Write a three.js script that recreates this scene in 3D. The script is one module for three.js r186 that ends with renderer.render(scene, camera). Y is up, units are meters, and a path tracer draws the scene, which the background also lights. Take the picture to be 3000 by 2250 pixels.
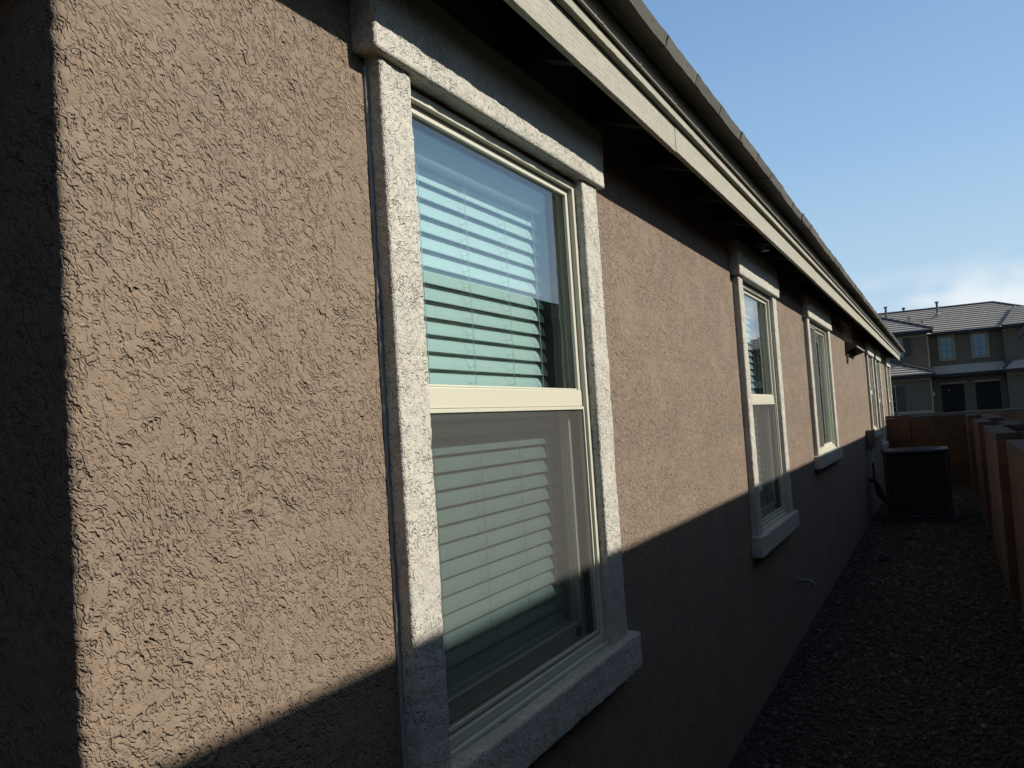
import * as THREE from 'three';
import { mergeGeometries } from 'three/addons/utils/BufferGeometryUtils.js';
import { RoundedBoxGeometry } from 'three/addons/geometries/RoundedBoxGeometry.js';

// ---------------------------------------------------------------- camera, sky, sun, exposure
const scene = new THREE.Scene();
const camera = new THREE.PerspectiveCamera(48.273, 4 / 3, 0.02, 400);
camera.position.set(0.9706, 1.55, 0);
camera.up.set(0.08134, 0.99655, 0.01644);
camera.lookAt(0.9706 - 0.44558, 1.55 + 0.05111, -0.89378);
const renderer = new THREE.WebGLRenderer({ antialias: true });
renderer.toneMapping = THREE.LinearToneMapping;
renderer.toneMappingExposure = 1.4;
renderer.shadowMap.enabled = true;

const SUN = new THREE.Vector3(1, 0.7, -0.33).normalize();
const sun = new THREE.DirectionalLight(new THREE.Color(1, 0.95, 0.85), 5);
sun.position.copy(SUN).multiplyScalar(40); sun.position.z -= 8;
sun.target.position.set(0, 0, -8);
sun.castShadow = true;
sun.shadow.mapSize.set(4096, 4096);
Object.assign(sun.shadow.camera, { left: -30, right: 30, top: 30, bottom: -30, near: 1, far: 120 });
scene.add(sun, sun.target);

// ---------------------------------------------------------------- noise
let seedState = 12345;
function rnd() { seedState = (seedState * 1664525 + 1013904223) >>> 0; return seedState / 4294967296; }
const PN = 4096, perm = new Uint16Array(PN * 2), gX = new Float32Array(PN), gY = new Float32Array(PN);
for (let i = 0; i < PN; i++) { perm[i] = i; const a = rnd() * Math.PI * 2; gX[i] = Math.cos(a); gY[i] = Math.sin(a); }
for (let i = PN - 1; i > 0; i--) { const j = Math.floor(rnd() * (i + 1)); const t = perm[i]; perm[i] = perm[j]; perm[j] = t; }
for (let i = 0; i < PN; i++) perm[i + PN] = perm[i];
function pn(x, y, px, py, s) {                       // periodic gradient noise, about -0.7..0.7
  let xi = Math.floor(x), yi = Math.floor(y); const fx = x - xi, fy = y - yi;
  xi = ((xi % px) + px) % px; yi = ((yi % py) + py) % py;
  const xj = xi + 1 === px ? 0 : xi + 1, yj = yi + 1 === py ? 0 : yi + 1;
  const a = perm[xi + s], b = perm[xj + s];
  const h00 = perm[(a + yi) & 4095], h10 = perm[(b + yi) & 4095], h01 = perm[(a + yj) & 4095], h11 = perm[(b + yj) & 4095];
  const u = fx * fx * fx * (fx * (fx * 6 - 15) + 10), v = fy * fy * fy * (fy * (fy * 6 - 15) + 10);
  const n00 = gX[h00] * fx + gY[h00] * fy, n10 = gX[h10] * (fx - 1) + gY[h10] * fy;
  const n01 = gX[h01] * fx + gY[h01] * (fy - 1), n11 = gX[h11] * (fx - 1) + gY[h11] * (fy - 1);
  return (n00 + u * (n10 - n00)) + v * ((n01 + u * (n11 - n01)) - (n00 + u * (n10 - n00)));
}
function n3(x, y, z, s = 0) {                        // cheap smooth 3-D noise from three planes
  return (pn(x + 0.31 * z, y - 0.17 * z, 1000, 1000, s) + pn(y + 0.23 * x + 7.3, z + 0.19 * x, 1000, 1000, s + 37) + pn(z - 0.27 * y + 3.1, x + 0.21 * y, 1000, 1000, s + 91)) * 0.62;
}
const clamp = (x, a, b) => x < a ? a : x > b ? b : x;
const sstep = (a, b, x) => { const t = clamp((x - a) / (b - a), 0, 1); return t * t * (3 - 2 * t); };
const lerp = (a, b, t) => a + (b - a) * t;

// ---------------------------------------------------------------- sky (air and thin clouds only)
{
  const W = 1024, H = 512, d = new Float32Array(W * H * 4);
  const stops = [[0, .50, .66, .79], [5, .47, .65, .80], [10, .385, .58, .78], [16, .27, .47, .735], [25, .18, .345, .63], [40, .095, .175, .35], [60, .06, .11, .215], [90, .05, .09, .17]].map((q) => [q[0], q[1] / 1.4, q[2] / 1.4, q[3] / 1.4]);
  for (let j = 0; j < H; j++) {
    const el = (j + 0.5) / H * Math.PI - Math.PI / 2, eld = el * 180 / Math.PI;
    const e = Math.max(0, eld);
    let k = 0; while (k < stops.length - 2 && stops[k + 1][0] < e) k++;
    const t = clamp((e - stops[k][0]) / (stops[k + 1][0] - stops[k][0]), 0, 1);
    for (let i = 0; i < W; i++) {
      const az = ((i + 0.5) / W - 0.5) * Math.PI * 2, cx = Math.cos(az) * Math.cos(el), cz = Math.sin(az) * Math.cos(el), cy = Math.sin(el);
      const cs = Math.max(-1, Math.min(1, cx * SUN.x + cy * SUN.y + cz * SUN.z)), ang = Math.acos(cs) * 180 / Math.PI;
      const glow = Math.exp(-ang / 26) * 0.5, dim = 1 - 0.12 * sstep(70, 150, ang);
      let r = lerp(stops[k][1], stops[k + 1][1], t) * dim + glow * .75, g = lerp(stops[k][2], stops[k + 1][2], t) * dim + glow * .85, b = lerp(stops[k][3], stops[k + 1][3], t) * dim + glow * .85;
      // wispy bank of cloud low over the horizon
      const u = (az / (2 * Math.PI) + 0.5);
      let f = 0, a = 1, P = 64;
      for (let o = 0; o < 4; o++) { f += a * pn(u * P, (eld + 3) * P * 0.0105, P, 4000, 50 + o * 31); a *= 0.62; P *= 2; }
      const top = 8.0 + 1.5 * Math.sin(3 * (az + Math.PI / 2));
      const band = sstep(0.5, 4.0, eld) * (1 - sstep(top - 2.0, top + 0.7, eld + 0.8 * f));
      const c = sstep(-0.5, 0.35, f) * band * 0.85;
      r = lerp(r, .63, c); g = lerp(g, .67, c); b = lerp(b, .695, c);
      const q = (j * W + i) * 4; d[q] = r; d[q + 1] = g; d[q + 2] = b; d[q + 3] = 1;
    }
  }
  const sky = new THREE.DataTexture(d, W, H, THREE.RGBAFormat, THREE.FloatType);
  sky.mapping = THREE.EquirectangularReflectionMapping; sky.magFilter = sky.minFilter = THREE.LinearFilter; sky.needsUpdate = true;
  scene.background = sky; scene.environment = sky;
}

// ---------------------------------------------------------------- textures
const tex = (arr, n, srgb = false) => {
  const t = new THREE.DataTexture(arr, n, n, THREE.RGBAFormat, THREE.UnsignedByteType);
  t.wrapS = t.wrapT = THREE.RepeatWrapping; t.magFilter = THREE.LinearFilter; t.minFilter = THREE.LinearFilter;
  if (srgb) t.colorSpace = THREE.SRGBColorSpace; t.needsUpdate = true; return t;
};
const TILE = 1.55, TN = 2048;                        // stucco height over one tile
const stuccoH = new Float32Array(TN * TN);
for (let j = 0; j < TN; j++) for (let i = 0; i < TN; i++) {
  const x = i / TN, y = j / TN;
  const wx = pn(x * 90, y * 90, 90, 90, 11) * 0.007 + pn(x * 260, y * 260, 260, 260, 13) * 0.004, wy = pn(x * 90, y * 90, 90, 90, 211) * 0.007 + pn(x * 260, y * 260, 260, 260, 217) * 0.004;
  const X = x + wx + 0.03 * pn(x * 7, y * 7, 7, 7, 931) + 0.012 * pn(x * 19, y * 19, 19, 19, 932), Y = y + wy + 0.03 * pn(x * 7, y * 7, 7, 7, 941) + 0.012 * pn(x * 19, y * 19, 19, 19, 942), st = (n, t, w) => sstep(t - w, t + w, n);
  const rough = sstep(-0.5, 0.15, pn(x * 6, y * 14, 6, 14, 401) + 0.6 * pn(x * 20, y * 34, 20, 34, 405)), m = sstep(-0.1, 0.25, pn(x * 34, y * 44, 34, 44, 911));
  const a = pn(X * 70, (Y + X) * 98, 70, 98, 501) + 0.25 * pn(X * 300, Y * 300, 300, 300, 502), b = pn(X * 144, (Y + X) * 184, 144, 184, 601) + 0.2 * pn(X * 460, Y * 460, 460, 460, 503), c = pn(X * 236, (Y + X) * 296, 236, 296, 701);
  let h = 0.96 - 0.52 * (1 - st(a, -0.34, 0.09)) * (0.25 + 0.75 * m) - 0.38 * (1 - st(b, -0.27, 0.15)) * (0.45 + 0.55 * rough) - 0.28 * (1 - st(c, -0.25, 0.17)) * (0.45 + 0.55 * rough);
  h += 0.010 * pn(x * 700, y * 700, 700, 700, 801) + 0.012 * pn(x * 36, y * 300, 36, 300, 821) - 0.05;
  stuccoH[j * TN + i] = clamp(h + 0.05, 0, 1);
}
const stuccoPix = new Uint8Array(TN * TN * 4);
for (let i = 0; i < TN * TN; i++) { const v = stuccoH[i] * 255; stuccoPix[i * 4] = stuccoPix[i * 4 + 1] = stuccoPix[i * 4 + 2] = v; stuccoPix[i * 4 + 3] = 255; }
const stuccoTex = tex(stuccoPix, TN); stuccoTex.repeat.set(1 / TILE, 1 / TILE);
const mips = [stuccoH]; { let n = TN; while (n > 32) { const p = mips[mips.length - 1], m = n / 2, q = new Float32Array(m * m); for (let j = 0; j < m; j++) for (let i = 0; i < m; i++) q[j * m + i] = (p[2 * j * n + 2 * i] + p[2 * j * n + 2 * i + 1] + p[(2 * j + 1) * n + 2 * i] + p[(2 * j + 1) * n + 2 * i + 1]) / 4; mips.push(q); n = m; } }
function stuccoAt(u, v, lod) {                       // metres
  const L = clamp(Math.round(lod), 0, mips.length - 1), n = TN >> L, m = mips[L];
  let x = (u / TILE) * n - 0.5, y = (v / TILE) * n - 0.5; const xi = Math.floor(x), yi = Math.floor(y), fx = x - xi, fy = y - yi;
  const w = (k) => ((k % n) + n) % n, x0 = w(xi), x1 = w(xi + 1), y0 = w(yi) * n, y1 = w(yi + 1) * n;
  return lerp(lerp(m[y0 + x0], m[y0 + x1], fx), lerp(m[y1 + x0], m[y1 + x1], fx), fy);
}
function colorTex(n, fn) { const a = new Uint8Array(n * n * 4); for (let j = 0; j < n; j++) for (let i = 0; i < n; i++) { const c = fn(i / n, j / n); const q = (j * n + i) * 4; for (let k = 0; k < 3; k++) a[q + k] = clamp(c[k], 0, 1) * 255; a[q + 3] = 255; } return tex(a, n, true); }
function grayTex(n, fn) { const a = new Uint8Array(n * n * 4); for (let j = 0; j < n; j++) for (let i = 0; i < n; i++) { const c = clamp(fn(i / n, j / n), 0, 1) * 255; const q = (j * n + i) * 4; a[q] = a[q + 1] = a[q + 2] = c; a[q + 3] = 255; } return tex(a, n); }
// soft tone variation of paint and dust, multiplies the base colour
const toneTex = colorTex(1024, (x, y) => {
  const v = 0.93 + 0.04 * pn(x * 6, y * 6, 6, 6, 20) + 0.05 * pn(x * 24, y * 24, 24, 24, 21) + 0.06 * pn(x * 90, y * 90, 90, 90, 22) + 0.06 * pn(x * 300, y * 300, 300, 300, 23), w = 0.012 * pn(x * 9, y * 9, 9, 9, 25);
  return [v + w, v, v - w];
});
const grainH = grayTex(1024, (x, y) => 0.5 + 0.34 * pn(x * 14 + 0.6 * pn(x * 30, y * 60, 30, 60, 31), y * 130, 14, 130, 32) + 0.25 * pn(x * 40, y * 400, 40, 400, 33) + 0.18 * pn(x * 8, y * 40, 8, 40, 34));
const roughH = grayTex(1024, (x, y) => 0.5 + 0.4 * pn(x * 60, y * 60, 60, 60, 41) + 0.3 * pn(x * 150, y * 150, 150, 150, 42) + 0.2 * pn(x * 340, y * 340, 340, 340, 43));
const rep = (t, x, y = x) => { const c = t.clone(); c.repeat.set(x, y); c.needsUpdate = true; return c; };

// ---------------------------------------------------------------- materials
const C = (r, g, b) => new THREE.Color().setRGB(r, g, b);
const std = (o) => new THREE.MeshStandardMaterial({ roughness: 0.85, metalness: 0, ...o });
const M = {};
M.stucco = std({ name: 'tan stucco', color: C(.208, .151, .106), roughness: 0.95, map: rep(toneTex, 0.5), bumpMap: stuccoTex, bumpScale: 0.0092 });
M.trim = std({ name: 'cream stucco trim', color: C(.465, .44, .375), roughness: 0.95, map: rep(toneTex, 0.9), bumpMap: rep(stuccoTex, 0.66), bumpScale: 0.0075 });
M.vinyl = std({ name: 'almond vinyl', color: C(.45, .43, .34), roughness: 0.45 });
M.fascia = std({ name: 'cream painted fascia wood', color: C(.325, .305, .24), roughness: 0.8, map: rep(toneTex, 0.8), bumpMap: rep(grainH, 1.2, 1.2), bumpScale: 0.003 });
M.drip = std({ name: 'painted metal edge', color: C(.325, .305, .24), roughness: 0.5, bumpMap: rep(roughH, 1), bumpScale: 0.0006 });
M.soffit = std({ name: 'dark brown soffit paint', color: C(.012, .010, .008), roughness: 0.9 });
M.tileR = [0, 1, 2].map((k) => std({ name: 'concrete roof tile', color: C(.085 + .014 * k, .080 + .013 * k, .066 + .01 * k), roughness: 0.95, map: rep(toneTex, 2), bumpMap: rep(roughH, 3), bumpScale: 0.003 }));
M.slat = std({ name: 'white blind slat', color: C(.82, .82, .78), roughness: 0.5 });
M.cord = std({ name: 'white cord', color: C(.7, .7, .66), roughness: 0.8 });
M.glass = new THREE.MeshPhysicalMaterial({ name: 'tinted window glass', color: C(.80, .89, .885), roughness: 0.0, metalness: 0, transmission: 1, thickness: 0, ior: 2.3 });
M.screen = std({ name: 'insect screen', color: C(.07, .066, .06), roughness: 0.9, transparent: true, opacity: 0.52, side: THREE.DoubleSide });
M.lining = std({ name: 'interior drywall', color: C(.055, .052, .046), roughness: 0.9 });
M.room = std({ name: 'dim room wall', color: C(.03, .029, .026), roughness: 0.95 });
M.black = std({ name: 'dark painted steel', color: C(.006, .006, .0065), roughness: 0.5 });
M.capm = std({ name: 'dark enamel top', color: C(.009, .0095, .01), roughness: 0.65 });
M.pad = std({ name: 'concrete pad', color: C(.018, .017, .016), roughness: 0.95 });
M.boxg = std({ name: 'grey painted steel box', color: C(.07, .068, .065), roughness: 0.5 });
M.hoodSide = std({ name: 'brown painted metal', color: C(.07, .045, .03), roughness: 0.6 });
M.lineset = std({ name: 'black pipe insulation', color: C(.012, .012, .012), roughness: 0.7 });
M.pvc = std({ name: 'drain pipe', color: C(.16, .14, .125), roughness: 0.5 });
M.hood = std({ name: 'tan painted metal hood', color: C(.2, .17, .12), roughness: 0.5 });
M.block = [0, 1, 2, 3].map((k) => std({ name: 'tan concrete block', color: C(.10 + .012 * k, .052 + .006 * k, .026 + .003 * k), roughness: 0.97, map: rep(toneTex, 1.5), bumpMap: rep(roughH, 3), bumpScale: 0.003 }));
M.mortar = std({ name: 'mortar', color: C(.055, .036, .023), roughness: 1 });
M.capblk = std({ name: 'pale cap block', color: C(.07, .058, .047), roughness: 0.97, bumpMap: rep(roughH, 3), bumpScale: 0.002 });
M.ground = std({ name: 'gritty soil', color: C(.03, .024, .018), roughness: 1, map: rep(toneTex, 1), bumpMap: rep(roughH, 2), bumpScale: 0.012 });
M.stone = std({ name: 'gravel stone', color: C(.5, .5, .5), roughness: 0.95 });
M.rock = std({ name: 'dark rock', color: C(.02, .018, .016), roughness: 0.95 });
M.farWall = std({ name: 'grey brown far stucco', color: C(.115, .092, .066), roughness: 0.95, map: rep(toneTex, 0.5), bumpMap: rep(roughH, 1), bumpScale: 0.004 });
M.farTrim = std({ name: 'far beige trim', color: C(.21, .18, .125), roughness: 0.9 });
M.farTile = std({ name: 'grey flat roof tile', color: C(.36, .325, .285), roughness: 0.95, map: rep(toneTex, 0.7) });
M.farRidge = std({ name: 'dark ridge tile', color: C(.05, .046, .046), roughness: 0.95 });
M.farEave = std({ name: 'dark eave', color: C(.018, .016, .015), roughness: 0.9 });
M.farDark = std({ name: 'dark shutter paint', color: C(.035, .033, .031), roughness: 0.8 });
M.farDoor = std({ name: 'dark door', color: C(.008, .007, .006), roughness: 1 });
M.farGlass = new THREE.MeshPhysicalMaterial({ name: 'blue reflecting glass', color: C(.018, .115, .165), roughness: 0.05, metalness: 0, ior: 1.5, specularIntensity: 1 });
M.farBar = std({ name: 'blue grey glazing bar', color: C(.03, .085, .11), roughness: 0.6 });
M.darkGlass = new THREE.MeshPhysicalMaterial({ name: 'dark glass', color: C(.012, .012, .014), roughness: 0.2, ior: 1.3 });
M.caulk = std({ name: 'grey caulk', color: C(.24, .235, .22), roughness: 0.7 });
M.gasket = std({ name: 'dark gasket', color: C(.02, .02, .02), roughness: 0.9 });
M.pipe = std({ name: 'grey vent pipe', color: C(.07, .067, .08), roughness: 0.6 });
M.nbWall = std({ name: 'brown neighbour stucco', color: C(.09, .074, .06), roughness: 0.95 });
M.nbRoof = std({ name: 'brown neighbour tile', color: C(.03, .026, .023), roughness: 0.95 });

// ---------------------------------------------------------------- helpers
const taken = {};
function numbered(n) { if (!(n in taken)) { taken[n] = 0; return n; } taken[n]++; return n + '_' + String(taken[n]).padStart(3, '0'); }
function shade(o) { o.castShadow = o.receiveShadow = true; return o; }
function tag(o, label, category, group, kind) { if (label) o.userData.label = label; if (category) o.userData.category = category; if (group) o.userData.group = group; if (kind) o.userData.kind = kind; return o; }
function thing(name, pos, label, category, group) { const o = new THREE.Group(); o.name = numbered(name); o.position.set(...pos); scene.add(o); return tag(o, label, category, group); }
function put(name, geo, mat, parent, kind) { const m = shade(new THREE.Mesh(Array.isArray(geo) ? mergeGeometries(geo.map((g) => g.index ? g.toNonIndexed() : g)) : geo, mat)); m.name = parent === scene ? numbered(name) : name; parent.add(m); if (kind) m.userData.kind = kind; return m; }
// axis-aligned box from bounds; uv in metres per face; slightly rounded when r > 0
function boxUV(g) {
  const p = g.attributes.position, n = g.attributes.normal, uv = new Float32Array(p.count * 2);
  for (let i = 0; i < p.count; i++) { const ax = Math.abs(n.getX(i)), ay = Math.abs(n.getY(i)), az = Math.abs(n.getZ(i)); const x = p.getX(i), y = p.getY(i), z = p.getZ(i); if (ax >= ay && ax >= az) { uv[2 * i] = z; uv[2 * i + 1] = y; } else if (ay >= az) { uv[2 * i] = z; uv[2 * i + 1] = x; } else { uv[2 * i] = x; uv[2 * i + 1] = y; } }
  g.setAttribute('uv', new THREE.BufferAttribute(uv, 2)); return g;
}
function bx(x0, x1, y0, y1, z0, z1, r = 0) {
  const w = Math.abs(x1 - x0), h = Math.abs(y1 - y0), d = Math.abs(z1 - z0);
  const g = r ? new RoundedBoxGeometry(w, h, d, 2, Math.min(r, w / 2.1, h / 2.1, d / 2.1)) : new THREE.BoxGeometry(w, h, d);
  g.translate((x0 + x1) / 2, (y0 + y1) / 2, (z0 + z1) / 2); return boxUV(g.index ? g.toNonIndexed() : g);
}
function quadStrip(pts, z0, z1) {                    // profile in x,y swept along z, flat shaded
  const pos = [], uv = []; let s = 0;
  for (let i = 0; i + 1 < pts.length; i++) { const [ax, ay] = pts[i], [bx_, by] = pts[i + 1], l = Math.hypot(bx_ - ax, by - ay); pos.push(ax, ay, z0, bx_, by, z0, bx_, by, z1, ax, ay, z0, bx_, by, z1, ax, ay, z1); uv.push(z0, s, z0, s + l, z1, s + l, z0, s, z1, s + l, z1, s); s += l; }
  const g = new THREE.BufferGeometry(); g.setAttribute('position', new THREE.Float32BufferAttribute(pos, 3)); g.setAttribute('uv', new THREE.Float32BufferAttribute(uv, 2)); g.computeVertexNormals(); return g;
}
function tri(list) {                                 // list of polygons (arrays of [x,y,z]) fan-triangulated
  const pos = [], uv = [];
  for (const p of list) for (let i = 1; i + 1 < p.length; i++) for (const q of [p[0], p[i], p[i + 1]]) { pos.push(...q); uv.push(q[0] + q[2] * 0.3, q[1] + q[2]); }
  const g = new THREE.BufferGeometry(); g.setAttribute('position', new THREE.Float32BufferAttribute(pos, 3)); g.setAttribute('uv', new THREE.Float32BufferAttribute(uv, 2)); g.computeVertexNormals(); return g;
}
function tube(pts, r, seg = 24, rad = 8) { return new THREE.TubeGeometry(new THREE.CatmullRomCurve3(pts.map((p) => new THREE.Vector3(...p))), seg, r, rad, false); }

// rounded, hand-trowelled bar of stucco foam trim; cell = mesh size in metres
function stuccoBar(x0, x1, y0, y1, z0, z1, cell, r, amp) {
  const lo = [Math.min(x0, x1), Math.min(y0, y1), Math.min(z0, z1)], hi = [Math.max(x0, x1), Math.max(y0, y1), Math.max(z0, z1)], pos = [], uv = [], idx = [];
  const faces = [[0, 1, 2, 1], [1, 2, 0, 1], [1, 2, 0, -1], [2, 0, 1, 1], [2, 0, 1, -1]];
  for (const [n, a, b, sg] of faces) {
    const la = hi[a] - lo[a], lb = hi[b] - lo[b], na = Math.max(2, Math.round(la / cell)), nb = Math.max(2, Math.round(lb / cell)), base = pos.length / 3;
    for (let j = 0; j <= nb; j++) for (let i = 0; i <= na; i++) {
      const p = [0, 0, 0]; p[n] = sg > 0 ? hi[n] : lo[n]; p[a] = lo[a] + la * i / na; p[b] = lo[b] + lb * j / nb;
      const c = p.map((v, k) => clamp(v, lo[k] + (k === 0 ? 0 : r), hi[k] - r)), d = p.map((v, k) => v - c[k]), l = Math.hypot(...d) || 1;
      const nn = d.map((v) => v / l);
      const w = amp * (0.9 * n3(c[0] * 28, c[1] * 28, c[2] * 28, 5) + 0.55 * n3(c[0] * 75, c[1] * 75, c[2] * 75, 9)) + amp * 0.9 * n3(c[0] * 9, c[1] * 9, c[2] * 9, 15);
      pos.push(...c.map((v, k) => v + nn[k] * (r + w)));
      const q = n === 0 ? [p[2], p[1]] : n === 1 ? [p[2], p[1] + p[0]] : [p[2] + p[0], p[1]]; uv.push(q[0] + y0 * 0.37, q[1] + z0 * 0.29);
    }
    for (let j = 0; j < nb; j++) for (let i = 0; i < na; i++) { const q = base + j * (na + 1) + i; if (sg > 0) idx.push(q, q + 1, q + na + 2, q, q + na + 2, q + na + 1); else idx.push(q, q + na + 2, q + 1, q, q + na + 1, q + na + 2); }
  }
  const g = new THREE.BufferGeometry(); g.setAttribute('position', new THREE.Float32BufferAttribute(pos, 3)); g.setAttribute('uv', new THREE.Float32BufferAttribute(uv, 2)); g.setIndex(idx); g.computeVertexNormals();
  // smooth over the seams between faces
  const N = g.attributes.normal, map = new Map();
  for (let i = 0; i < N.count; i++) { const k = Math.round(pos[3 * i] * 5e3) + '_' + Math.round(pos[3 * i + 1] * 5e3) + '_' + Math.round(pos[3 * i + 2] * 5e3); const e = map.get(k); if (e) e.push(i); else map.set(k, [i]); }
  for (const e of map.values()) if (e.length > 1) { let x = 0, y = 0, z = 0; for (const i of e) { x += N.getX(i); y += N.getY(i); z += N.getZ(i); } const l = Math.hypot(x, y, z) || 1; for (const i of e) N.setXYZ(i, x / l, y / l, z / l); }
  return g;
}

// ---------------------------------------------------------------- ground
{
  const g = new THREE.PlaneGeometry(500, 500, 1, 1); g.rotateX(-Math.PI / 2); g.translate(0, 0, -60);
  const p = g.attributes.position, uv = g.attributes.uv; for (let i = 0; i < p.count; i++) uv.setXY(i, p.getX(i), p.getZ(i));
  tag(put('ground', g, M.ground, scene), 'dark gritty ground of the side yard', null, null, 'structure');
}

// ---------------------------------------------------------------- the house along the left
const Z_NEAR = -0.710, Z_FAR = -20.45, RC = 0.014;
// openings: z of near and far jamb, y of sill and head, kind
const WIN = [
  { za: -1.495, zb: -2.448, y0: 0.895, y1: 2.29, sillY: 0.77, kind: 'hung', cell: 0.004 },
  { za: -4.835, zb: -5.785, y0: 0.895, y1: 2.29, sillY: 0.77, kind: 'hung', cell: 0.007 },
  { za: -7.515, zb: -8.865, y0: 1.17, y1: 2.29, sillY: 1.045, kind: 'slide', cell: 0.012 },
  { za: -13.90, zb: -14.78, y0: 1.17, y1: 2.285, sillY: 1.045, kind: 'hung', cell: 0.02 },
  { za: -15.62, zb: -16.56, y0: 0.895, y1: 2.285, sillY: 0.77, kind: 'hung', cell: 0.02 },
  { za: -18.75, zb: -19.82, y0: 0.895, y1: 2.285, sillY: 0.77, kind: 'hung', cell: 0.02 },
];
const house = thing('stucco_house', [0, 0, 0], 'long single storey tan stucco house with cream trimmed windows filling the left', 'house');
{ // wall: return facing the camera side, worn corner, then the long wall; real relief, finer where it is near
  const cols = [];                                   // [x, z, nx, nz, s, spacing]
  let s = -2;
  for (let x = -2.2; x < -RC - 0.002;) { cols.push([x, Z_NEAR, 0, 1, x]); x += x < -0.5 ? 0.05 : 0.005; }
  for (let k = 0; k <= 5; k++) { const a = k / 5 * Math.PI / 2; cols.push([-RC + RC * Math.sin(a), Z_NEAR - RC + RC * Math.cos(a), Math.sin(a), Math.cos(a), -RC + RC * a * 1.2]); }
  for (let z = Z_NEAR - RC - 0.003; z > Z_FAR;) { cols.push([0, z, 1, 0, Z_NEAR - RC - z + RC]); z -= 0.0044 * Math.max(1, Math.min(-z / 1.15, 12)); }
  cols.push([0, Z_FAR, 1, 0, Z_NEAR - Z_FAR]);
  const rows = []; for (let y = -0.05; y < 0.74; y += 0.009) rows.push(y); for (let y = 0.742; y < 2.5; y += 0.0045) rows.push(y); rows.push(2.56, 2.625);
  const nc = cols.length, nr = rows.length, pos = new Float32Array(nc * nr * 3), uv = new Float32Array(nc * nr * 2), idx = [];
  for (let i = 0; i < nc; i++) {
    const [x, z, nx, nz, u] = cols[i], sp = i + 1 < nc ? Math.hypot(cols[i + 1][0] - x, cols[i + 1][1] - z) : 0.05, lod = Math.log2(Math.max(1, sp / (TILE / TN))) - 0.7;
    const corner = Math.exp(-Math.pow((u) / 0.02, 2));
    for (let j = 0; j < nr; j++) {
      const y = rows[j]; let d = (stuccoAt(u, y, lod) - 0.8) * 0.0022;
      d += 0.0016 * pn(u * 5, y * 5, 4000, 4000, 71) + corner * (0.003 * pn(u * 10 + 5, y * 9, 4000, 4000, 72) + 0.004 * pn(u * 20 + 5, y * 45, 4000, 4000, 73));
      const q = i * nr + j; pos[3 * q] = x + nx * d; pos[3 * q + 1] = y; pos[3 * q + 2] = z + nz * d; uv[2 * q] = u; uv[2 * q + 1] = y;
    }
  }
  for (let i = 0; i + 1 < nc; i++) {
    const za = cols[i][1], zb = cols[i + 1][1], onWall = cols[i][0] > -0.001;
    for (let j = 0; j + 1 < nr; j++) {
      if (onWall && WIN.some((w) => za < w.za + 0.01 && zb > w.zb - 0.01 && rows[j] > w.y0 - 0.01 && rows[j + 1] < w.y1 + 0.01)) continue;
      const q = i * nr + j; idx.push(q, q + nr, q + nr + 1, q, q + nr + 1, q + 1);
    }
  }
  const g = new THREE.BufferGeometry(); g.setAttribute('position', new THREE.BufferAttribute(pos, 3)); g.setAttribute('uv', new THREE.BufferAttribute(uv, 2)); g.setIndex(idx); g.computeVertexNormals();
  put('wall', g, M.stucco, house);
  put('wall', [bx(-9, 0, -0.05, 2.62, Z_FAR - 0.0, Z_FAR - 0.02)], M.stucco, house).userData.label = 'end wall at the far corner';
}
// eave: fascia, strip, metal edge, sheathing, rafters, tiles
const E0 = 0.6, E1 = -20.62;
[E0, -2.9, -6.56, -10.22, -13.88, -17.54, E1].forEach((z, i, a) => { if (i < 6) put('fascia_board', [bx(0.2005 + 0.0012 * (i % 2), 0.2195 + 0.0012 * (i % 2), 2.4655 + 0.002 * (i % 2), 2.592, z - 0.001, a[i + 1] + 0.001, 0.003)], M.fascia, house); });
put('fascia_strip', [bx(0.2200, 0.2400, 2.565, 2.597, E0, E1, 0.003)], M.fascia, house);
{
  const prof = [[0.236, 2.6], [0.2535, 2.5965], [0.2545, 2.599], [0.2455, 2.6035], [0.2445, 2.662], [0.18, 2.664]];
  const m = put('metal_edge', quadStrip(prof, E0, E1), M.drip, house);
  const cone = [];
  for (let z = -1.05, k = 0; z > -14; z -= 0.345, k++) { const h = 0.011 + 0.016 * rnd(), c = new THREE.ConeGeometry(0.0022, h, 5); c.rotateX(0.25 * (rnd() - 0.3)); c.rotateZ(-0.15); c.translate(0.253, 2.599 + h / 2, z + 0.05 * (rnd() - 0.5)); cone.push(c.toNonIndexed()); const b = new THREE.ConeGeometry(0.006, 0.006, 5); b.translate(0.2525, 2.6005, z - 0.03 * rnd()); cone.push(b.toNonIndexed()); }
  put('paint_burr', cone, M.drip, house, 'stuff').userData.label = 'small sharp burrs along the metal edge';
  void m;
}
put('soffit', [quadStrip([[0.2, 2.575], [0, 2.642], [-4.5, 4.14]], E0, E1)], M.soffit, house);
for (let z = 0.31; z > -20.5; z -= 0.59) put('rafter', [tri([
  [[0.1995, 2.485, z], [0.1995, 2.572, z], [-0.05, 2.656, z], [-0.05, 2.569, z]], [[0.1995, 2.485, z - 0.04], [-0.05, 2.569, z - 0.04], [-0.05, 2.656, z - 0.04], [0.1995, 2.572, z - 0.04]], [[0.1995, 2.485, z], [-0.05, 2.569, z], [-0.05, 2.569, z - 0.04], [0.1995, 2.485, z - 0.04]]])], M.soffit, house);
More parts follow.
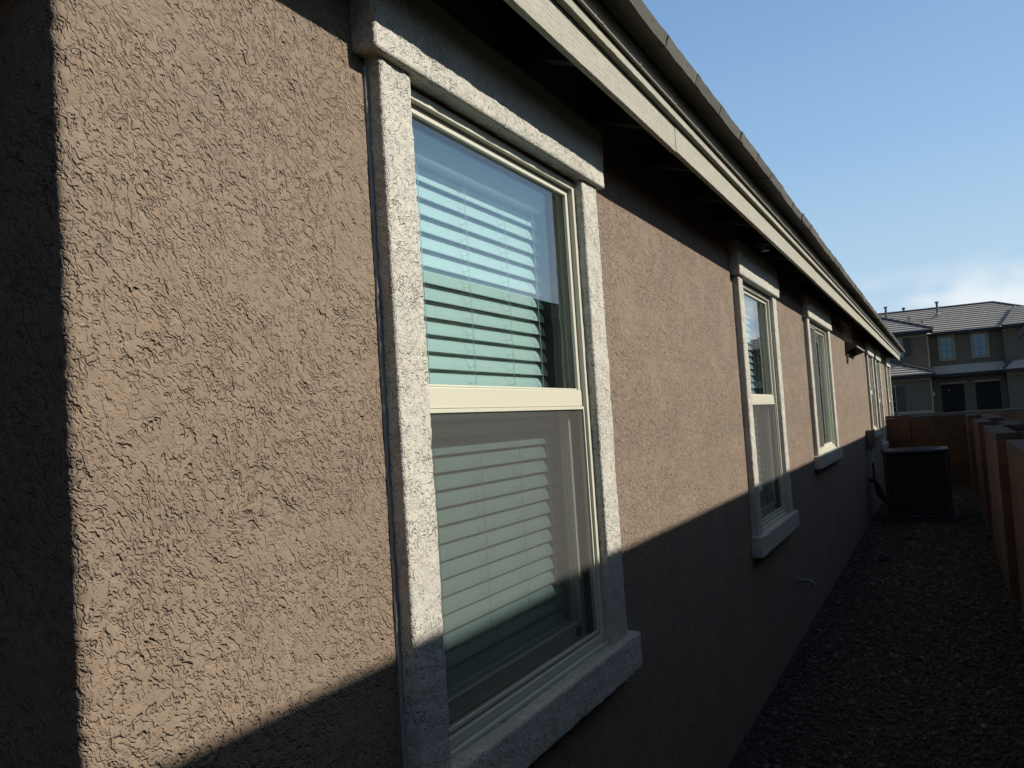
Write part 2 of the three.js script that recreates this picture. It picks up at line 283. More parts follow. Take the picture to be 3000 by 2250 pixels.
{
  const roof = put('roof', [quadStrip([[0.19, 2.666], [-4.5, 4.23], [-9.2, 2.666]], E0, E1), bx(-9.2, 0.2, 2.6, 2.64, E1 + 0.02, E1)], M.tileR[0], house);
  // eave course of flat concrete tiles: each has a thick rough butt end, side lap rib, own tilt
  for (let z = -0.75 + 0.345 * 3, k = 0; z > -20.9; z -= 0.3455, k++) {
    const w = 0.3425, g = new THREE.BoxGeometry(0.42, 0.036, w, 8, 2, 10), p = g.attributes.position;
    for (let i = 0; i < p.count; i++) { const x = p.getX(i), y = p.getY(i), zz = p.getZ(i); const e = x > 0.2 ? 1 : 0; p.setXYZ(i, x + e * 0.004 * n3((zz + k) * 30, y * 30, k), y + 0.002 * n3(x * 20, (zz + k) * 20, 3) + (zz > w / 2 - 0.05 ? 0.003 : 0), zz); }
    g.rotateZ(-0.3217); g.rotateX((rnd() - 0.5) * 0.012 + 0.008); g.translate(0.128 + (rnd() - 0.5) * 0.008, 2.738 + (rnd() - 0.5) * 0.004, z - 0.17); const q = boxUV(g.toNonIndexed()); q.computeVertexNormals();
    const uvs = q.attributes.uv; for (let i = 0; i < uvs.count; i++) uvs.setX(i, uvs.getX(i) + k * 0.37);
    put('roof_tile', q, M.tileR[k % 3], roof);
  }
}
// unseen covered entry, added beyond the near corner to keep the return wall shaded
put('added_porch_wall', [bx(-2.3, -2.2, -0.05, 3.2, Z_NEAR, 4.6), bx(-2.2, 0.0, -0.05, 2.6, 4.5, 4.6)], M.stucco, house);
put('added_porch_roof', [bx(-2.3, 0.2, 2.60, 2.7, Z_NEAR + 0.02, 4.8)], M.soffit, house);
put('added_porch_column', [bx(-0.32, 0.0, -0.05, 2.6, 1.1, 1.45), bx(-0.32, 0, 2.2, 2.6, Z_NEAR + 0.03, 4.5)], M.stucco, house);

const ORD = ['first window from the camera', 'second window along the wall', 'sliding window in the middle of the wall', 'far window after the metal hood', 'far window, next to last', 'last window at the far corner of the house'];
WIN.forEach((w, k) => {
  const { za, zb, y0, y1, cell } = w, F = 0.022, W = za - zb;
  // frame: jambs, head, sill track
  const fr = [bx(-0.034, -0.004, y0, y1, za, za - F, 0.002), bx(-0.034, -0.004, y0, y1, zb + F, zb, 0.002), bx(-0.034, -0.004, y1 - F, y1, za - F - 0.0005, zb + F + 0.0005, 0.002), bx(-0.075, -0.006, y0, y0 + F, za - F - 0.0005, zb + F + 0.0005, 0.002), bx(-0.03, 0.004, y0 - 0.012, y0 - 0.001, za - 0.001, zb + 0.001, 0.002), bx(-0.027, -0.022, y0 + F, y0 + F + 0.012, za - F, zb + F, 0.001)];
  const win = put('window', fr, M.vinyl, house);
  win.userData.label = ORD[k]; win.position.x = 0.014;
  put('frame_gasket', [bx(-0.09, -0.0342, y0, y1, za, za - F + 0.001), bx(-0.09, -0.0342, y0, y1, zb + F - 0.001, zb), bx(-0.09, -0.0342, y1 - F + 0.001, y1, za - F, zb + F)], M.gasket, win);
  const iz0 = za - F, iz1 = zb + F, iy0 = y0 + F, iy1 = y1 - F;
  const bar = (name, ...b) => put(name, [bx(...b, 0.0025)], M.vinyl, win);
  const ym = iy0 + (iy1 - iy0) * (k < 2 ? 0.532 : 0.52);
  if (w.kind === 'hung') {
    // fixed upper glass with glazing bead, meeting rail, lower sash set back, insect screen in front of it
    put('upper_sash', [bx(-0.03, -0.020, ym, iy1, iz0, iz0 - 0.02, 0.002), bx(-0.03, -0.020, ym, iy1, iz1 + 0.02, iz1, 0.002), bx(-0.03, -0.020, iy1 - 0.02, iy1, iz0 - 0.0205, iz1 + 0.0205, 0.002)], M.vinyl, win);
    put('meeting_rail', [bx(-0.052, -0.018, ym - 0.034, ym + 0.014, iz0 - 0.0003, iz1 + 0.0003, 0.003), bx(-0.05, -0.024, ym + 0.0145, ym + 0.02, iz0 - 0.021, iz1 + 0.021, 0.002)], M.vinyl, win);
    for (const x of [-0.031, -0.044]) put('pane', paneGeo(x, ym + 0.012, iy1 - 0.01, iz0 - 0.01, iz1 + 0.01), M.glass, win);
    put('lower_sash', [bx(-0.085, -0.054, iy0 + 0.002, ym, iz0 - 0.003, iz0 - 0.035, 0.002), bx(-0.085, -0.054, iy0 + 0.002, ym, iz1 + 0.035, iz1 + 0.003, 0.002), bx(-0.085, -0.054, iy0 + 0.002, iy0 + 0.048, iz0 - 0.0355, iz1 + 0.0355, 0.002), bx(-0.085, -0.054, ym - 0.03, ym, iz0 - 0.0355, iz1 + 0.0355, 0.002)], M.vinyl, win);
    for (const x of [-0.062, -0.075]) put('pane', paneGeo(x, iy0 + 0.04, ym - 0.02, iz0 - 0.03, iz1 + 0.03), M.glass, win);
    const sy1 = ym - 0.0345, sy0 = iy0 + 0.006, f = 0.009;
    put('screen_frame', [bx(-0.022, -0.013, sy0, sy1, iz0 - 0.001, iz0 - f, 0.001), bx(-0.022, -0.013, sy0, sy1, iz1 + f, iz1 + 0.001, 0.001), bx(-0.022, -0.013, sy1 - f, sy1, iz0 - f - 0.0004, iz1 + f + 0.0004, 0.001), bx(-0.022, -0.013, sy0, sy0 + f, iz0 - f - 0.0004, iz1 + f + 0.0004, 0.001)], M.vinyl, win);
    put('insect_screen', paneGeo(-0.0185, sy0 + f, sy1 - f, iz0 - f, iz1 + f), M.screen, win);
    if (k < 2) for (const z of [iz0 - 0.085, iz1 + 0.05]) put('sash_latch', [bx(-0.054, -0.049, iy0 + 0.012, iy0 + 0.036, z, z + 0.035, 0.002)], M.farDark, win);
  } else {
    const zm = (iz0 + iz1) / 2 + 0.05;
    put('sash', [bx(-0.05, -0.02, iy0, iy1, zm + 0.018, zm - 0.018, 0.002), bx(-0.05, -0.024, iy0, iy1, iz1 + 0.022, iz1, 0.002), bx(-0.05, -0.024, iy1 - 0.022, iy1, zm - 0.0185, iz1 + 0.0225, 0.002), bx(-0.05, -0.024, iy0, iy0 + 0.022, zm - 0.0185, iz1 + 0.0225, 0.002), bx(-0.085, -0.054, iy0, iy1, iz0, iz0 - 0.035, 0.002), bx(-0.085, -0.054, iy0, iy1, zm + 0.03, zm, 0.002)], M.vinyl, win);
    for (const x of [-0.031, -0.044]) put('pane', paneGeo(x, iy0 + 0.015, iy1 - 0.015, zm - 0.01, iz1 + 0.015), M.glass, win);
    for (const x of [-0.062, -0.075]) put('pane', paneGeo(x, iy0 + 0.002, iy1 - 0.002, iz0 - 0.03, zm + 0.02), M.glass, win);
    put('screen_frame', [bx(-0.022, -0.013, iy0 + 0.003, iy1 - 0.003, iz0 - 0.001, iz0 - 0.01, 0.001), bx(-0.022, -0.013, iy0 + 0.003, iy1 - 0.003, zm + 0.034, zm + 0.024, 0.001), bx(-0.022, -0.013, iy0 + 0.003, iy0 + 0.012, iz0 - 0.0101, zm + 0.0341, 0.001), bx(-0.022, -0.013, iy1 - 0.012, iy1 - 0.003, iz0 - 0.0101, zm + 0.0341, 0.001)], M.vinyl, win);
    put('insect_screen', paneGeo(-0.0185, iy0 + 0.004, iy1 - 0.004, iz0 - 0.01, zm + 0.034), M.screen, win);
  }
  // room behind: drywall return, then a dim closed box
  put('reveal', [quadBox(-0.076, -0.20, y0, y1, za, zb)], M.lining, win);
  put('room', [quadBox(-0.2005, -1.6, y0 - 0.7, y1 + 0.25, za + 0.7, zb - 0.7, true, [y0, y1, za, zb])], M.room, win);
  // stucco trim around
  const tw = k < 2 ? 0.112 : 0.108, s = cell;
  put('side_trim', stuccoBar(-0.05, 0.023, y0 - 0.03, y1 + 0.02, za + tw, za - 0.001, s, 0.008, 0.0026), M.trim, win);
  put('side_trim', stuccoBar(-0.05, 0.023, y0 - 0.03, y1 + 0.02, zb + 0.001, zb - tw - 0.012, s, 0.008, 0.0026), M.trim, win);
  if (k === 0) for (const z of [za + tw + 0.003, zb - tw - 0.015]) { const pts = []; for (let y = y0 - 0.02; y <= y1; y += 0.03) pts.push([-0.012 + 0.002 * n3(y * 30, z, 1), y, z + 0.0025 * n3(y * 22, 3, z)]); put('caulk_bead', tube(pts, 0.0055, 160, 6), M.caulk, win); }
  put('header_trim', stuccoBar(-0.05, 0.041, y1 + 0.010, 2.49, za + 0.15, zb - 0.16, s, 0.009, 0.003), M.trim, win);
  put('sill_trim', stuccoBar(-0.05, 0.047, w.sillY, y0 - 0.012, za + 0.145, zb - 0.18, s, 0.010, 0.003), M.trim, win);
});
function paneGeo(x, ya, yb, za, zb) { const g = new THREE.PlaneGeometry(Math.abs(za - zb), yb - ya); g.rotateY(Math.PI / 2); g.translate(x, (ya + yb) / 2, (za + zb) / 2); return g; }
function quadBox(xa, xb, ya, yb, za, zb, closed, hole) { // inside of a box seen from +x
  const P = [[[xa, ya, za], [xb, ya, za], [xb, ya, zb], [xa, ya, zb]], [[xa, yb, za], [xa, yb, zb], [xb, yb, zb], [xb, yb, za]], [[xa, ya, za], [xa, yb, za], [xb, yb, za], [xb, ya, za]], [[xa, ya, zb], [xb, ya, zb], [xb, yb, zb], [xa, yb, zb]]];
  if (closed) P.push([[xb, ya, za], [xb, yb, za], [xb, yb, zb], [xb, ya, zb]]);
  if (hole) { const [a, b, c, d] = hole; P.push([[xa, ya, za], [xa, ya, zb], [xa, a, zb], [xa, a, za]], [[xa, b, za], [xa, b, zb], [xa, yb, zb], [xa, yb, za]], [[xa, a, za], [xa, a, c], [xa, b, c], [xa, b, za]], [[xa, a, d], [xa, a, zb], [xa, b, zb], [xa, b, d]]); }
  return tri(P);
}

// ---------------------------------------------------------------- blinds hung inside the windows
function makeBlind(w, label, tilt) { // slats tilted with their outer edge down
  const zc = (w.za + w.zb) / 2, width = w.za - w.zb - 0.055, h = w.y1 - w.y0, t = thing('window_blind', [-0.118, w.y0 + 0.03, zc], label, 'blind', 'blinds inside the windows of the long wall');
  const top = h - 0.05, slatG = new THREE.BoxGeometry(0.05, 0.0028, width, 4, 1, 1);
  { const p = slatG.attributes.position; for (let i = 0; i < p.count; i++) p.setY(i, p.getY(i) - 9 * p.getX(i) * p.getX(i)); slatG.rotateZ(-tilt); slatG.computeVertexNormals(); }
  put('headrail', [bx(-0.03, 0.03, top - 0.06, top, -width / 2, width / 2, 0.003)], M.slat, t);
  let n = 0;
  for (let y = top - 0.085; y > 0.05; y -= 0.0415, n++) { const s = put('slat', slatG, M.slat, t); s.position.set(0, y, 0); s.rotation.z = (rnd() - 0.5) * 0.02; }
  put('bottom_rail', [bx(-0.025, 0.025, 0.012, 0.03, -width / 2, width / 2, 0.004)], M.slat, t);
  for (const f of [0.295, 0.045, -0.205, -0.42]) {
    const z = f * width, parts = [];
    parts.push(bx(0.0230, 0.0242, 0.02, top - 0.06, z - 0.0007, z + 0.0007));
    for (let i = 0; i < n; i++) { const y = top - 0.085 - i * 0.0415; parts.push(tube([[0.0235, y - 0.012, z], [0.012, y - 0.017, z + 0.001], [-0.015, y + 0.012, z + 0.012]], 0.0006, 4, 4).toNonIndexed()); }
    put('ladder_cord', parts.map((g) => { g.deleteAttribute('uv'); return g; }), M.cord, t);
  }
  return t;
}
makeBlind(WIN[0], 'white slatted blind inside the large nearest window', 1.06);
makeBlind(WIN[1], 'white slatted blind inside the second window, partly hidden by reflections', 1.06);
makeBlind({ ...WIN[2], za: -8.2 }, 'white slatted blind behind the far half of the sliding window', 1.06);

// ---------------------------------------------------------------- things fixed to the wall
{
  const t = thing('drain_pipe', [0, 0.4, -6.05], 'short drain pipe elbow sticking out of the wall low below the second window', 'pipe');
  put('pipe', tube([[-0.01, 0, 0], [0.05, 0, 0], [0.085, -0.004, 0], [0.103, -0.02, 0], [0.106, -0.05, 0]], 0.0135, 24, 12), M.pvc, t);
  const r = new THREE.CylinderGeometry(0.028, 0.028, 0.008, 20); r.rotateZ(Math.PI / 2); r.translate(0.004, 0, 0); put('flange', r, M.pvc, t);
}
{
  const t = thing('eave_fixture', [0.1, 2.5, -5.12], 'small dark fixture on a rod under the eave above the second window', 'fixture');
  const b = new THREE.CylinderGeometry(0.012, 0.012, 0.11, 12); b.rotateZ(1.15); b.translate(-0.03, 0.03, 0); put('rod', b, M.pvc, t);
  const k = new THREE.CylinderGeometry(0.02, 0.026, 0.035, 16); k.translate(0.022, 0.0, 0); put('head', k, M.pvc, t);
}
{
  const t = thing('metal_hood', [0, 2.2, -11.3], 'projecting metal hood on the wall beneath the eave, its front lip sunlit', 'hood');
  put('top_plate', [tri([[[0, 0.12, 0.5], [0.13, 0.05, 0.5], [0.13, 0.05, -0.6], [0, 0.12, -0.6]]]), bx(0.13, 0.134, 0.034, 0.052, 0.5, -0.6)], M.hood, t);
  put('side_panel', [tri([[[0, 0.115, 0.497], [0, -0.02, 0.497], [0.128, 0.035, 0.497], [0.128, 0.047, 0.497]]])], M.hoodSide, t);
  put('side_panel', [tri([[[0, 0.115, -0.597], [0.128, 0.047, -0.597], [0.128, 0.02, -0.597], [0, -0.02, -0.597]]])], M.hood, t);
  put('shade_plate', [bx(0.002, 0.012, -0.03, 0.11, 0.49, -0.59)], M.soffit, t);  // near-black plate stands in for the shadow under the hood
  put('shadow_tail', tube([[0.018, -0.03, 0.49], [0.02, -0.08, 0.492], [0.016, -0.15, 0.49]], 0.012, 10, 8), M.boxg, t);  // added tube, drawn for the tail of the shadow cast by the hood
}
{
  const t = thing('disconnect_box', [0, 0.95, -12.75], 'grey electrical disconnect box on the wall beside the air conditioner', 'electrical box');
  put('box', [bx(0.005, 0.1, 0, 0.25, 0.1, -0.1, 0.01)], M.boxg, t);
  put('cover', [bx(0.1, 0.112, 0.01, 0.262, 0.105, -0.105, 0.004)], M.boxg, t);
  put('conduit', tube([[0.05, 0, 0.04], [0.055, -0.12, 0.04], [0.06, -0.2, 0.05]], 0.016, 12, 10), std({ name: 'pale conduit', color: C(.25,.26,.26), roughness: 0.5 }), t);
  put('whip', tube([[0.06, -0.2, 0.05], [0.07, -0.45, 0.08], [0.10, -0.62, 0.14], [0.2, -0.72, 0.25], [0.25, -0.78, 0.27]], 0.014, 30, 10), M.lineset, t);
}
{
  const t = thing('line_set', [0, 0.1, -12.6], 'black insulated refrigerant pipe running from the wall to the air conditioner', 'pipe');
  put('pipe', tube([[0, 0.42, -0.1], [0.05, 0.42, -0.06], [0.11, 0.34, 0.02], [0.17, 0.2, 0.1], [0.25, 0.12, 0.14]], 0.03, 30, 12), M.lineset, t);
}
// ---------------------------------------------------------------- air conditioner
{
  const t = thing('air_conditioner', [0.61, 0, -12.155], 'dark boxy air conditioner condenser standing on gravel before the cross wall', 'air conditioner');
  const h = 0.378, D = 0.76;
  put('base_pad', [bx(-0.45, 0.45, -0.02, 0.055, 0.06, -D - 0.06, 0.01)], M.pad, t);
  put('cabinet', [bx(-h + 0.03, h - 0.03, 0.06, 0.88, -0.03, -D + 0.03)], M.black, t);
  for (const [sx, z] of [[-1, -0.02], [1, -0.02], [-1, -D + 0.02], [1, -D + 0.02]]) { const c = new RoundedBoxGeometry(0.05, 0.83, 0.05, 3, 0.018); c.translate(sx * (h - 0.024), 0.475, z); put('corner_post', c, M.black, t); }
  const L = []; for (let y = 0.1; y < 0.87; y += 0.032) { const a = new THREE.BoxGeometry(2 * h - 0.1, 0.004, 0.026); a.rotateX(0.7); a.translate(0, y, -0.018); L.push(a.toNonIndexed()); }
  put('louver_panel', L, M.black, t, 'stuff');
  for (const sx of [-1, 1]) { const S = []; for (let y = 0.1; y < 0.87; y += 0.032) { const a = new THREE.BoxGeometry(0.026, 0.004, D - 0.1); a.rotateZ(-sx * 0.7); a.translate(sx * (h - 0.018), y, -D / 2); S.push(a.toNonIndexed()); } put('louver_panel', S, M.black, t, 'stuff'); }
  put('base_rail', [bx(-h, h, 0.058, 0.1, 0, -D, 0.012)], M.black, t);
  put('top_cover', [bx(-h - 0.004, h + 0.004, 0.885, 0.928, 0.006, -D - 0.006, 0.016)], M.capm, t);
  const G = []; for (let r = 0.05; r < 0.31; r += 0.035) { const q = new THREE.TorusGeometry(r, 0.004, 6, 40); q.rotateX(Math.PI / 2); q.translate(0, 0.936, -D / 2); G.push(q.toNonIndexed()); } put('fan_guard', G, M.black, t);
}
// ---------------------------------------------------------------- block walls
const blockG = [0, 1, 2].map((k) => { const g = new RoundedBoxGeometry(0.392, 0.195, 0.15, 1, 0.004), p = g.attributes.position; for (let i = 0; i < p.count; i++) p.setXYZ(i, p.getX(i) + 0.002 * n3(p.getX(i) * 40 + k * 9, p.getY(i) * 40, p.getZ(i) * 40), p.getY(i) + 0.0015 * n3(p.getY(i) * 30 + k * 5, p.getZ(i) * 40, p.getX(i) * 10), p.getZ(i) + 0.002 * n3(p.getX(i) * 30, p.getY(i) * 30 + k * 4, 2)); g.computeVertexNormals(); return boxUV(g); });
function run(parent, x0, z0, x1, z1, top, off) {      // one straight run of blocks with cap, from point to point
  const L = Math.hypot(x1 - x0, z1 - z0), ux = (x1 - x0) / L, uz = (z1 - z0) / L, ang = Math.atan2(-uz, ux), courses = Math.round((top - 0.05) / 0.203), ch = (top - 0.05) / courses;
  const core = new THREE.BoxGeometry(L - 0.01, top - 0.06, 0.136); core.rotateY(ang); core.translate((x0 + x1) / 2, (top - 0.06) / 2, (z0 + z1) / 2); put('mortar_core', boxUV(core.toNonIndexed()), M.mortar, parent);
  for (let c = 0; c < courses; c++) {
    const cuts = [0]; let s = (c + off) % 2 ? 0.2 : 0.4; while (s < L - 0.06) { cuts.push(s); s += 0.4; } cuts.push(L);
    for (let i = 0; i + 1 < cuts.length; i++) { const a = cuts[i], b = cuts[i + 1], m = put('block', blockG[Math.floor(rnd() * 3)], M.block[Math.floor(rnd() * 4)], parent); m.scale.set((b - a - 0.005) / 0.392, (ch - 0.005) / 0.195, 1); m.position.set(x0 + ux * (a + b) / 2, ch * (c + 0.5), z0 + uz * (a + b) / 2); m.rotation.y = ang; }
  }
  for (let a = 0; a < L - 0.02; a += 0.4) { const b = Math.min(L, a + 0.4), m = put('cap_block', blockG[0], M.capblk, parent); m.scale.set((b - a - 0.004) / 0.392, 0.046 / 0.195, 1.02); m.position.set(x0 + ux * (a + b) / 2, top - 0.025, z0 + uz * (a + b) / 2); m.rotation.y = ang; }
}
{
  const t = thing('cross_block_wall', [0, 0, 0], 'low block wall crossing the side yard behind the air conditioner', 'wall');
  run(t, 0.01, -17.42, 0.42, -17.42, 1.315, 0); run(t, 0.425, -17.44, 1.4, -17.44, 1.275, 1); put('mortar_core', [bx(0.40, 0.45, 0, 1.2, -17.40, -17.47)], M.mortar, t);
  const f = thing('block_fence', [0, 0, 0], 'orange tan block fence along the right side, stepping in and out', 'fence');
  const xf = 1.32 + 0.075, xr = 1.52 + 0.075, top = 1.267;
  const seg = [[-17.2, -16.0], [-13.07, -11.16], [-9.77, -7.6], [-6.4, -4.3]];
  seg.forEach(([a, b], i) => { run(f, xf, a, xf, b, top, i); run(f, xf + 0.08, b - 0.075, xr - 0.08, b - 0.075, top, i + 1); run(f, xf + 0.08, a + 0.075, xr - 0.08, a + 0.075, top, i + 1); const nb = i < 3 ? seg[i + 1][0] : -3.1; run(f, xr, b - 0.15, xr, nb + 0.15, top, i); });
  run(f, xf, -3.1, xf, 2.0, top, 0);
  const w = thing('street_block_wall', [0, 0, 0], 'dark brown block wall far off in front of the two storey house', 'wall');
  run(w, 0.62, -31, 7.8, -31, 1.13, 0);
}
// ---------------------------------------------------------------- neighbour across the fence (casts the long shadow, mirrored in the glass)
{
  const t = thing('neighbor_house', [0, 0, 0], 'brown neighbouring house across the block fence, seen mirrored in the glass', 'house');
  const xe = 2.3, he = 2.74, z0 = 9, z1 = -18.6;
  put('wall', [bx(xe + 0.35, xe + 9, -0.05, he, z0 - 0.3, z1 + 0.3)], M.nbWall, t);
  put('roof', [tri([[[xe, he, z0], [xe, he, z1], [xe + 4.7, he + 1.55, z1 + 4], [xe + 4.7, he + 1.55, z0 - 4]], [[xe, he, z1], [xe + 9.4, he, z1], [xe + 4.7, he + 1.55, z1 + 4]], [[xe, he, z0], [xe + 4.7, he + 1.55, z0 - 4], [xe + 9.4, he, z0]], [[xe + 9.4, he, z0], [xe + 4.7, he + 1.55, z0 - 4], [xe + 4.7, he + 1.55, z1 + 4], [xe + 9.4, he, z1]]])], M.nbRoof, t);
  put('fascia', [bx(xe + 0.02, xe + 0.05, he - 0.15, he - 0.012, z0 - 0.02, z1 + 0.02), bx(xe + 0.06, xe + 9, he - 0.04, he - 0.02, z0, z1)], M.nbRoof, t);
}
// ---------------------------------------------------------------- two-storey house beyond
{
  const t = thing('two_storey_house', [0, 0, 0], 'grey brown two storey house with tiled hip roofs in the background', 'house');
  const zW = -51, zM = -52.2, zR = -51.5, zL = -50;
  const W = (...b) => put('wall', [bx(...b)], M.farWall, t);
  W(-9, 0.535, 0, 5.22, zW, -60); W(0.54, 4.10, 0, 5.2, zM, -60.01); W(4.105, 10.5, 0, 5.15, zR, -60.02); W(-9, 0.53, 0, 2.83, zL, zW + 0.01);
  // roofs: stepped tile courses on every visible slope
  function slope(a, b, c, d, n, name = 'roof') {     // a-b eave, d-c top; courses step down towards the eave
    const g = [], L = (p, q, s) => p.map((v, i) => v + (q[i] - v) * s);
    for (let k = 0; k < n; k++) {
      const s0 = k / n, s1 = (k + 1) / n, up = 0.075, e0 = L(a, d, s0), e1 = L(b, c, s0), f0 = L(a, d, s1), f1 = L(b, c, s1);
      const E0_ = [e0[0], e0[1] + up, e0[2]], E1_ = [e1[0], e1[1] + up, e1[2]];
      g.push([E0_, E1_, f1, f0], [e0, e1, E1_, E0_]);
    }
    return put(name, [tri(g)], M.farTile, t);
  }
  const ridge = (a, b, r = 0.09) => { const va = new THREE.Vector3(...a), vb = new THREE.Vector3(...b), l = va.distanceTo(vb), g = new THREE.CylinderGeometry(r, r, l, 8); g.rotateX(Math.PI / 2); const m = put('ridge_tiles', g, M.farRidge, t); m.position.copy(va).lerp(vb, 0.5); m.lookAt(vb); return m; };
  const eave = (a, b, h = 0.17) => put('eave_board', [bx(Math.min(a[0], b[0]), Math.max(a[0], b[0]), a[1] - h, a[1] - 0.004, Math.max(a[2], b[2]), Math.min(a[2], b[2]) - 0.35)], M.farEave, t);
  // main upper roof
  slope([-9, 5.22, -51.8], [8.0, 5.22, -51.8], [4.0, 6.86, -55.8], [-9, 6.86, -55.8], 12); eave([0.85, 5.22, -51.8], [4.05, 5.22, -51.8]);
  slope([4.05, 5.2, -51.1], [10.8, 5.2, -51.1], [7.6, 6.35, -54.2], [4.9, 6.35, -54.2], 9); eave([4.05, 5.2, -51.1], [10.8, 5.2, -51.1]);
  ridge([-9, 6.88, -55.8], [4.0, 6.88, -55.8]); ridge([4.0, 6.88, -55.8], [8.0, 5.26, -51.8]); ridge([4.1, 5.25, -51.2], [4.95, 6.4, -54.2], 0.06);
  // wing upper roof with hip
  slope([-9, 5.31, -50.6], [0.84, 5.31, -50.6], [-1.95, 6.45, -53.4], [-9, 6.45, -53.4], 8); slope([0.84, 5.31, -50.6], [0.84, 5.31, -55], [-1.95, 6.45, -55], [-1.95, 6.45, -53.4], 8);
  eave([-9, 5.31, -50.6], [0.84, 5.31, -50.6]); ridge([0.84, 5.36, -50.6], [-1.95, 6.5, -53.4]); ridge([-1.95, 6.5, -53.4], [-9, 6.5, -53.4]);
  // lower roofs
  slope([-9, 2.95, -49.6], [0.83, 2.95, -49.6], [-1.35, 3.72, -50.98], [-9, 3.72, -50.98], 6); slope([0.83, 2.95, -49.6], [0.83, 2.95, -52.1], [0.545, 3.36, -52.1], [-1.35, 3.72, -50.97], 5);
  eave([-9, 2.95, -49.6], [0.83, 2.95, -49.6]); ridge([0.83, 3.0, -49.6], [-1.35, 3.77, -50.95], 0.08);
  slope([0.85, 2.92, -51.5], [4.09, 2.92, -51.5], [4.09, 3.4, -52.19], [0.56, 3.4, -52.19], 4); eave([0.85, 2.92, -51.5], [4.09, 2.92, -51.5]);
  slope([3.95, 2.92, -50.9], [10.6, 2.92, -50.9], [10.6, 3.35, -51.49], [4.4, 3.35, -51.49], 3); eave([3.95, 2.92, -50.9], [10.6, 2.92, -50.9]); ridge([3.97, 2.96, -50.9], [4.4, 3.4, -51.45], 0.07);
  // frieze bands and corner trims
  for (const [a, b, y, z, h] of [[-9, 0.55, 5.0, zW, 0.14], [-9, 0.55, 2.65, zL, 0.15], [4.1, 10.5, 4.93, zR, 0.1], [4.1, 10.5, 2.62, zR, 0.12]]) put('frieze', [bx(a, b, y, y + h, z + 0.03, z + 0.001)], M.farTrim, t);
  put('corner_trim', [bx(0.5, 0.575, 3.3, 5.0, zW + 0.03, zW - 0.12)], M.farTrim, t); put('corner_trim', [bx(0.5, 0.575, 0.2, 2.65, zL + 0.03, zL - 0.12)], M.farTrim, t);
  // windows: frame, panes with glazing bars
  function farWin(x0, x1, y0, y1, z, trim, cols, rows, mat, glass = M.farGlass) {
    const f = put('window', [bx(x0 - trim, x0, y0 - trim, y1 + trim, z + 0.05, z + 0.002), bx(x1, x1 + trim, y0 - trim, y1 + trim, z + 0.05, z + 0.002), bx(x0 + 0.001, x1 - 0.001, y1, y1 + trim, z + 0.05, z + 0.002), bx(x0 + 0.001, x1 - 0.001, y0 - trim, y0, z + 0.05, z + 0.002)], M.farTrim, t);
    const pw = (x1 - x0) / cols, ph = (y1 - y0) / rows;
    for (let i = 0; i < cols; i++) for (let j = 0; j < rows; j++) put('pane', [bx(x0 + i * pw + 0.012, x0 + (i + 1) * pw - 0.012, y0 + j * ph + 0.012, y0 + (j + 1) * ph - 0.012, z + 0.02, z + 0.012)], glass, f);
    put('glazing_bar', [bx(x0, x1, y0, y1, z + 0.016, z + 0.003)], mat || M.farBar, f);
  }
  farWin(1.15, 1.72, 3.77, 4.92, zM, 0.13, 2, 3); farWin(2.73, 3.33, 3.79, 4.94, zM, 0.13, 2, 3);
  farWin(-1.05, -0.70, 4.0, 5.05, zW, 0.045, 2, 3); put('shutter', [bx(-0.65, -0.27, 4.02, 4.98, zW + 0.04, zW + 0.002)], M.farDark, t);
  farWin(-1.72, -1.22, 0.95, 2.36, zL, 0.05, 2, 4, M.farTrim, M.darkGlass); put('shutter', [bx(-1.16, -0.76, 0.95, 2.36, zL + 0.04, zL + 0.002)], M.farDark, t); put('window_header', [bx(-1.9, -1.12, 2.42, 2.5, zL + 0.05, zL + 0.002)], M.farTrim, t);
  // doorways
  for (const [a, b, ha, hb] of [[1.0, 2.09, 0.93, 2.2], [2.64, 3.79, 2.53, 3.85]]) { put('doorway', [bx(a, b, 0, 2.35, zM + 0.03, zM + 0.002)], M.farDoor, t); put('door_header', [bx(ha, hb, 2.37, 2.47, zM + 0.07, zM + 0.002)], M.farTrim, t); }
  put('door_ornament', [bx(1.335, 1.38, 2.06, 2.12, zM + 0.05, zM + 0.031), bx(1.325, 1.345, 1.99, 2.055, zM + 0.05, zM + 0.031), bx(1.37, 1.39, 1.99, 2.055, zM + 0.05, zM + 0.031)], M.farTrim, t);
  put('wall_lamp', [bx(0.58, 0.68, 1.78, 2.0, zL + 0.02, zL - 0.12, 0.02)], M.farTrim, t);
  put('base_band', [bx(-9, 0.55, 0.9, 1.05, zL + 0.05, zL + 0.001)], M.farTrim, t);
  put('base_band', [bx(2.1, 4.1, 0.72, 0.86, zM + 0.05, zM + 0.001)], M.farTrim, t);
  // flues on the roof
  for (const [x, y0, y1, z] of [[-1.5, 6.35, 7.13, -54], [-0.62, 6.7, 7.16, -56.0], [1.16, 6.4, 7.12, -54.2]]) {
    const g = new THREE.CylinderGeometry(0.06, 0.06, y1 - y0 - 0.08, 12); g.translate(x, (y0 + y1) / 2 - 0.04, z); const p = put('flue', g, M.pipe, t);
    const c = new THREE.CylinderGeometry(0.105, 0.085, 0.09, 14); c.translate(x, y1 - 0.045, z); put('flue_cap', c, M.pipe, p);
    const b = new THREE.CylinderGeometry(0.07, 0.17, 0.12, 12); b.translate(x, y0 + 0.02, z); put('flashing', b, M.farTrim, p);
  }
  put('roof_vent', [bx(-0.42, -0.2, 6.0, 6.3, -53.2, -53.5)], M.farTile, t); put('roof_vent', [bx(0.28, 0.40, 5.9, 6.05, -53.1, -53.25)], M.farTrim, t);
}
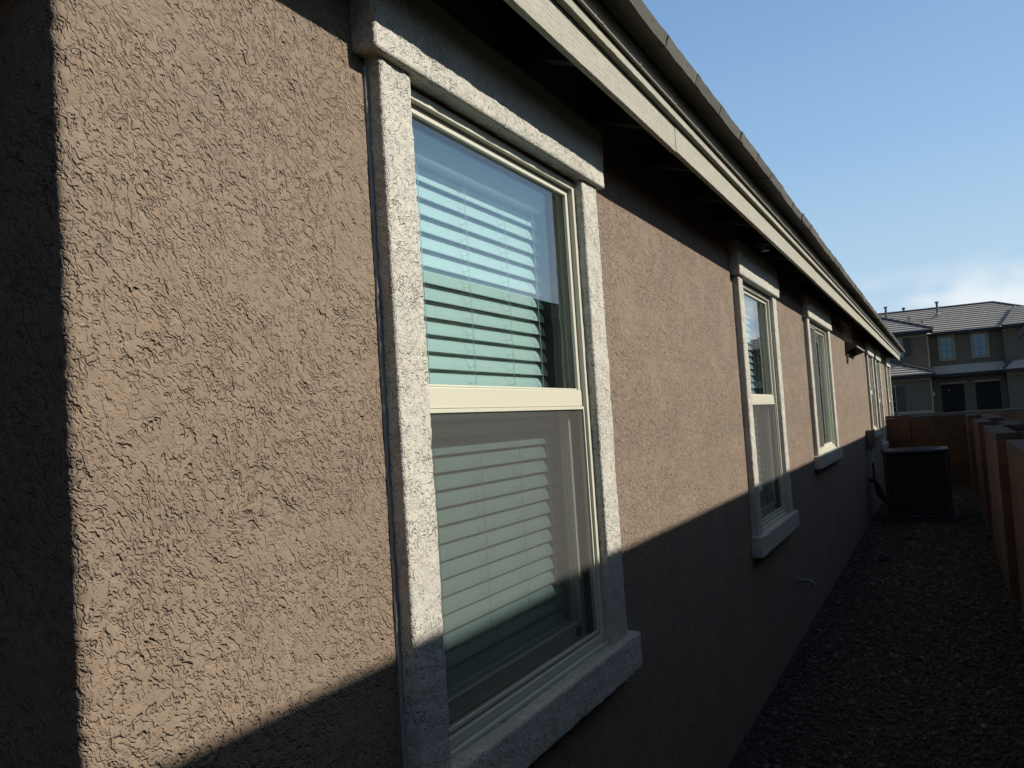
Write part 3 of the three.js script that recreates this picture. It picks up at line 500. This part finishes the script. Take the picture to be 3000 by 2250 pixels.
// ---------------------------------------------------------------- gravel
{
  const g = new THREE.IcosahedronGeometry(1, 0), p = g.attributes.position; for (let i = 0; i < p.count; i++) { const x = p.getX(i), y = p.getY(i), z = p.getZ(i), s = 1 + 0.35 * n3(x * 1.7 + 3, y * 1.7, z * 1.7); p.setXYZ(i, x * s, y * s * 0.6, z * s * 0.8); } g.computeVertexNormals();
  const N = 62000, im = new THREE.InstancedMesh(g, M.stone, N), o = new THREE.Object3D(), c = new THREE.Color();
  for (let i = 0; i < N; i++) {
    const u = rnd(), z = -1.7 - 15.6 * Math.pow(u, 1.35), x = 0.012 + 1.5 * rnd(), s = (0.0045 + 0.010 * rnd() * rnd() + (rnd() < 0.05 ? 0.008 : 0)) * (1 + 0.05 * -z);
    o.position.set(x, s * (0.15 + 0.35 * rnd()), z); o.rotation.set((rnd() - .5) * 0.9, rnd() * 6.3, (rnd() - .5) * 0.9); o.scale.setScalar(s); o.updateMatrix(); im.setMatrixAt(i, o.matrix);
    const v = 0.048 + 0.10 * rnd() * rnd() + (rnd() < 0.07 ? 0.13 : 0); c.setRGB(v * (1.15 + 0.2 * rnd()), v * 0.95, v * (0.66 + 0.16 * rnd())); im.setColorAt(i, c);
  }
  im.name = 'gravel'; shade(im); tag(im, 'loose grey brown gravel covering the side yard', null, null, 'stuff'); scene.add(im);
  const rg = (k) => { const q = new THREE.IcosahedronGeometry(1, 2), a = q.attributes.position; for (let i = 0; i < a.count; i++) { const x = a.getX(i), y = a.getY(i), z = a.getZ(i), s = 1 + 0.5 * n3(x * 1.4 + k * 5, y * 1.4, z * 1.4) + 0.2 * n3(x * 4 + k, y * 4, z * 4); a.setXYZ(i, x * s, y * s * 0.75, z * s); } q.computeVertexNormals(); return q; };
  const rocks = [[0.335, -9.19, 0.05, 'dark lump of rock on the gravel, nearer of the two'], [0.517, -10.63, 0.042, 'dark lump of rock on the gravel, farther of the two']];
  rocks.forEach(([x, z, s, label], k) => { const m = put('rock', rg(k), M.rock, scene); m.scale.setScalar(s); m.position.set(x, s * 0.55, z); tag(m, label, 'rock'); });
}
renderer.render(scene, camera);
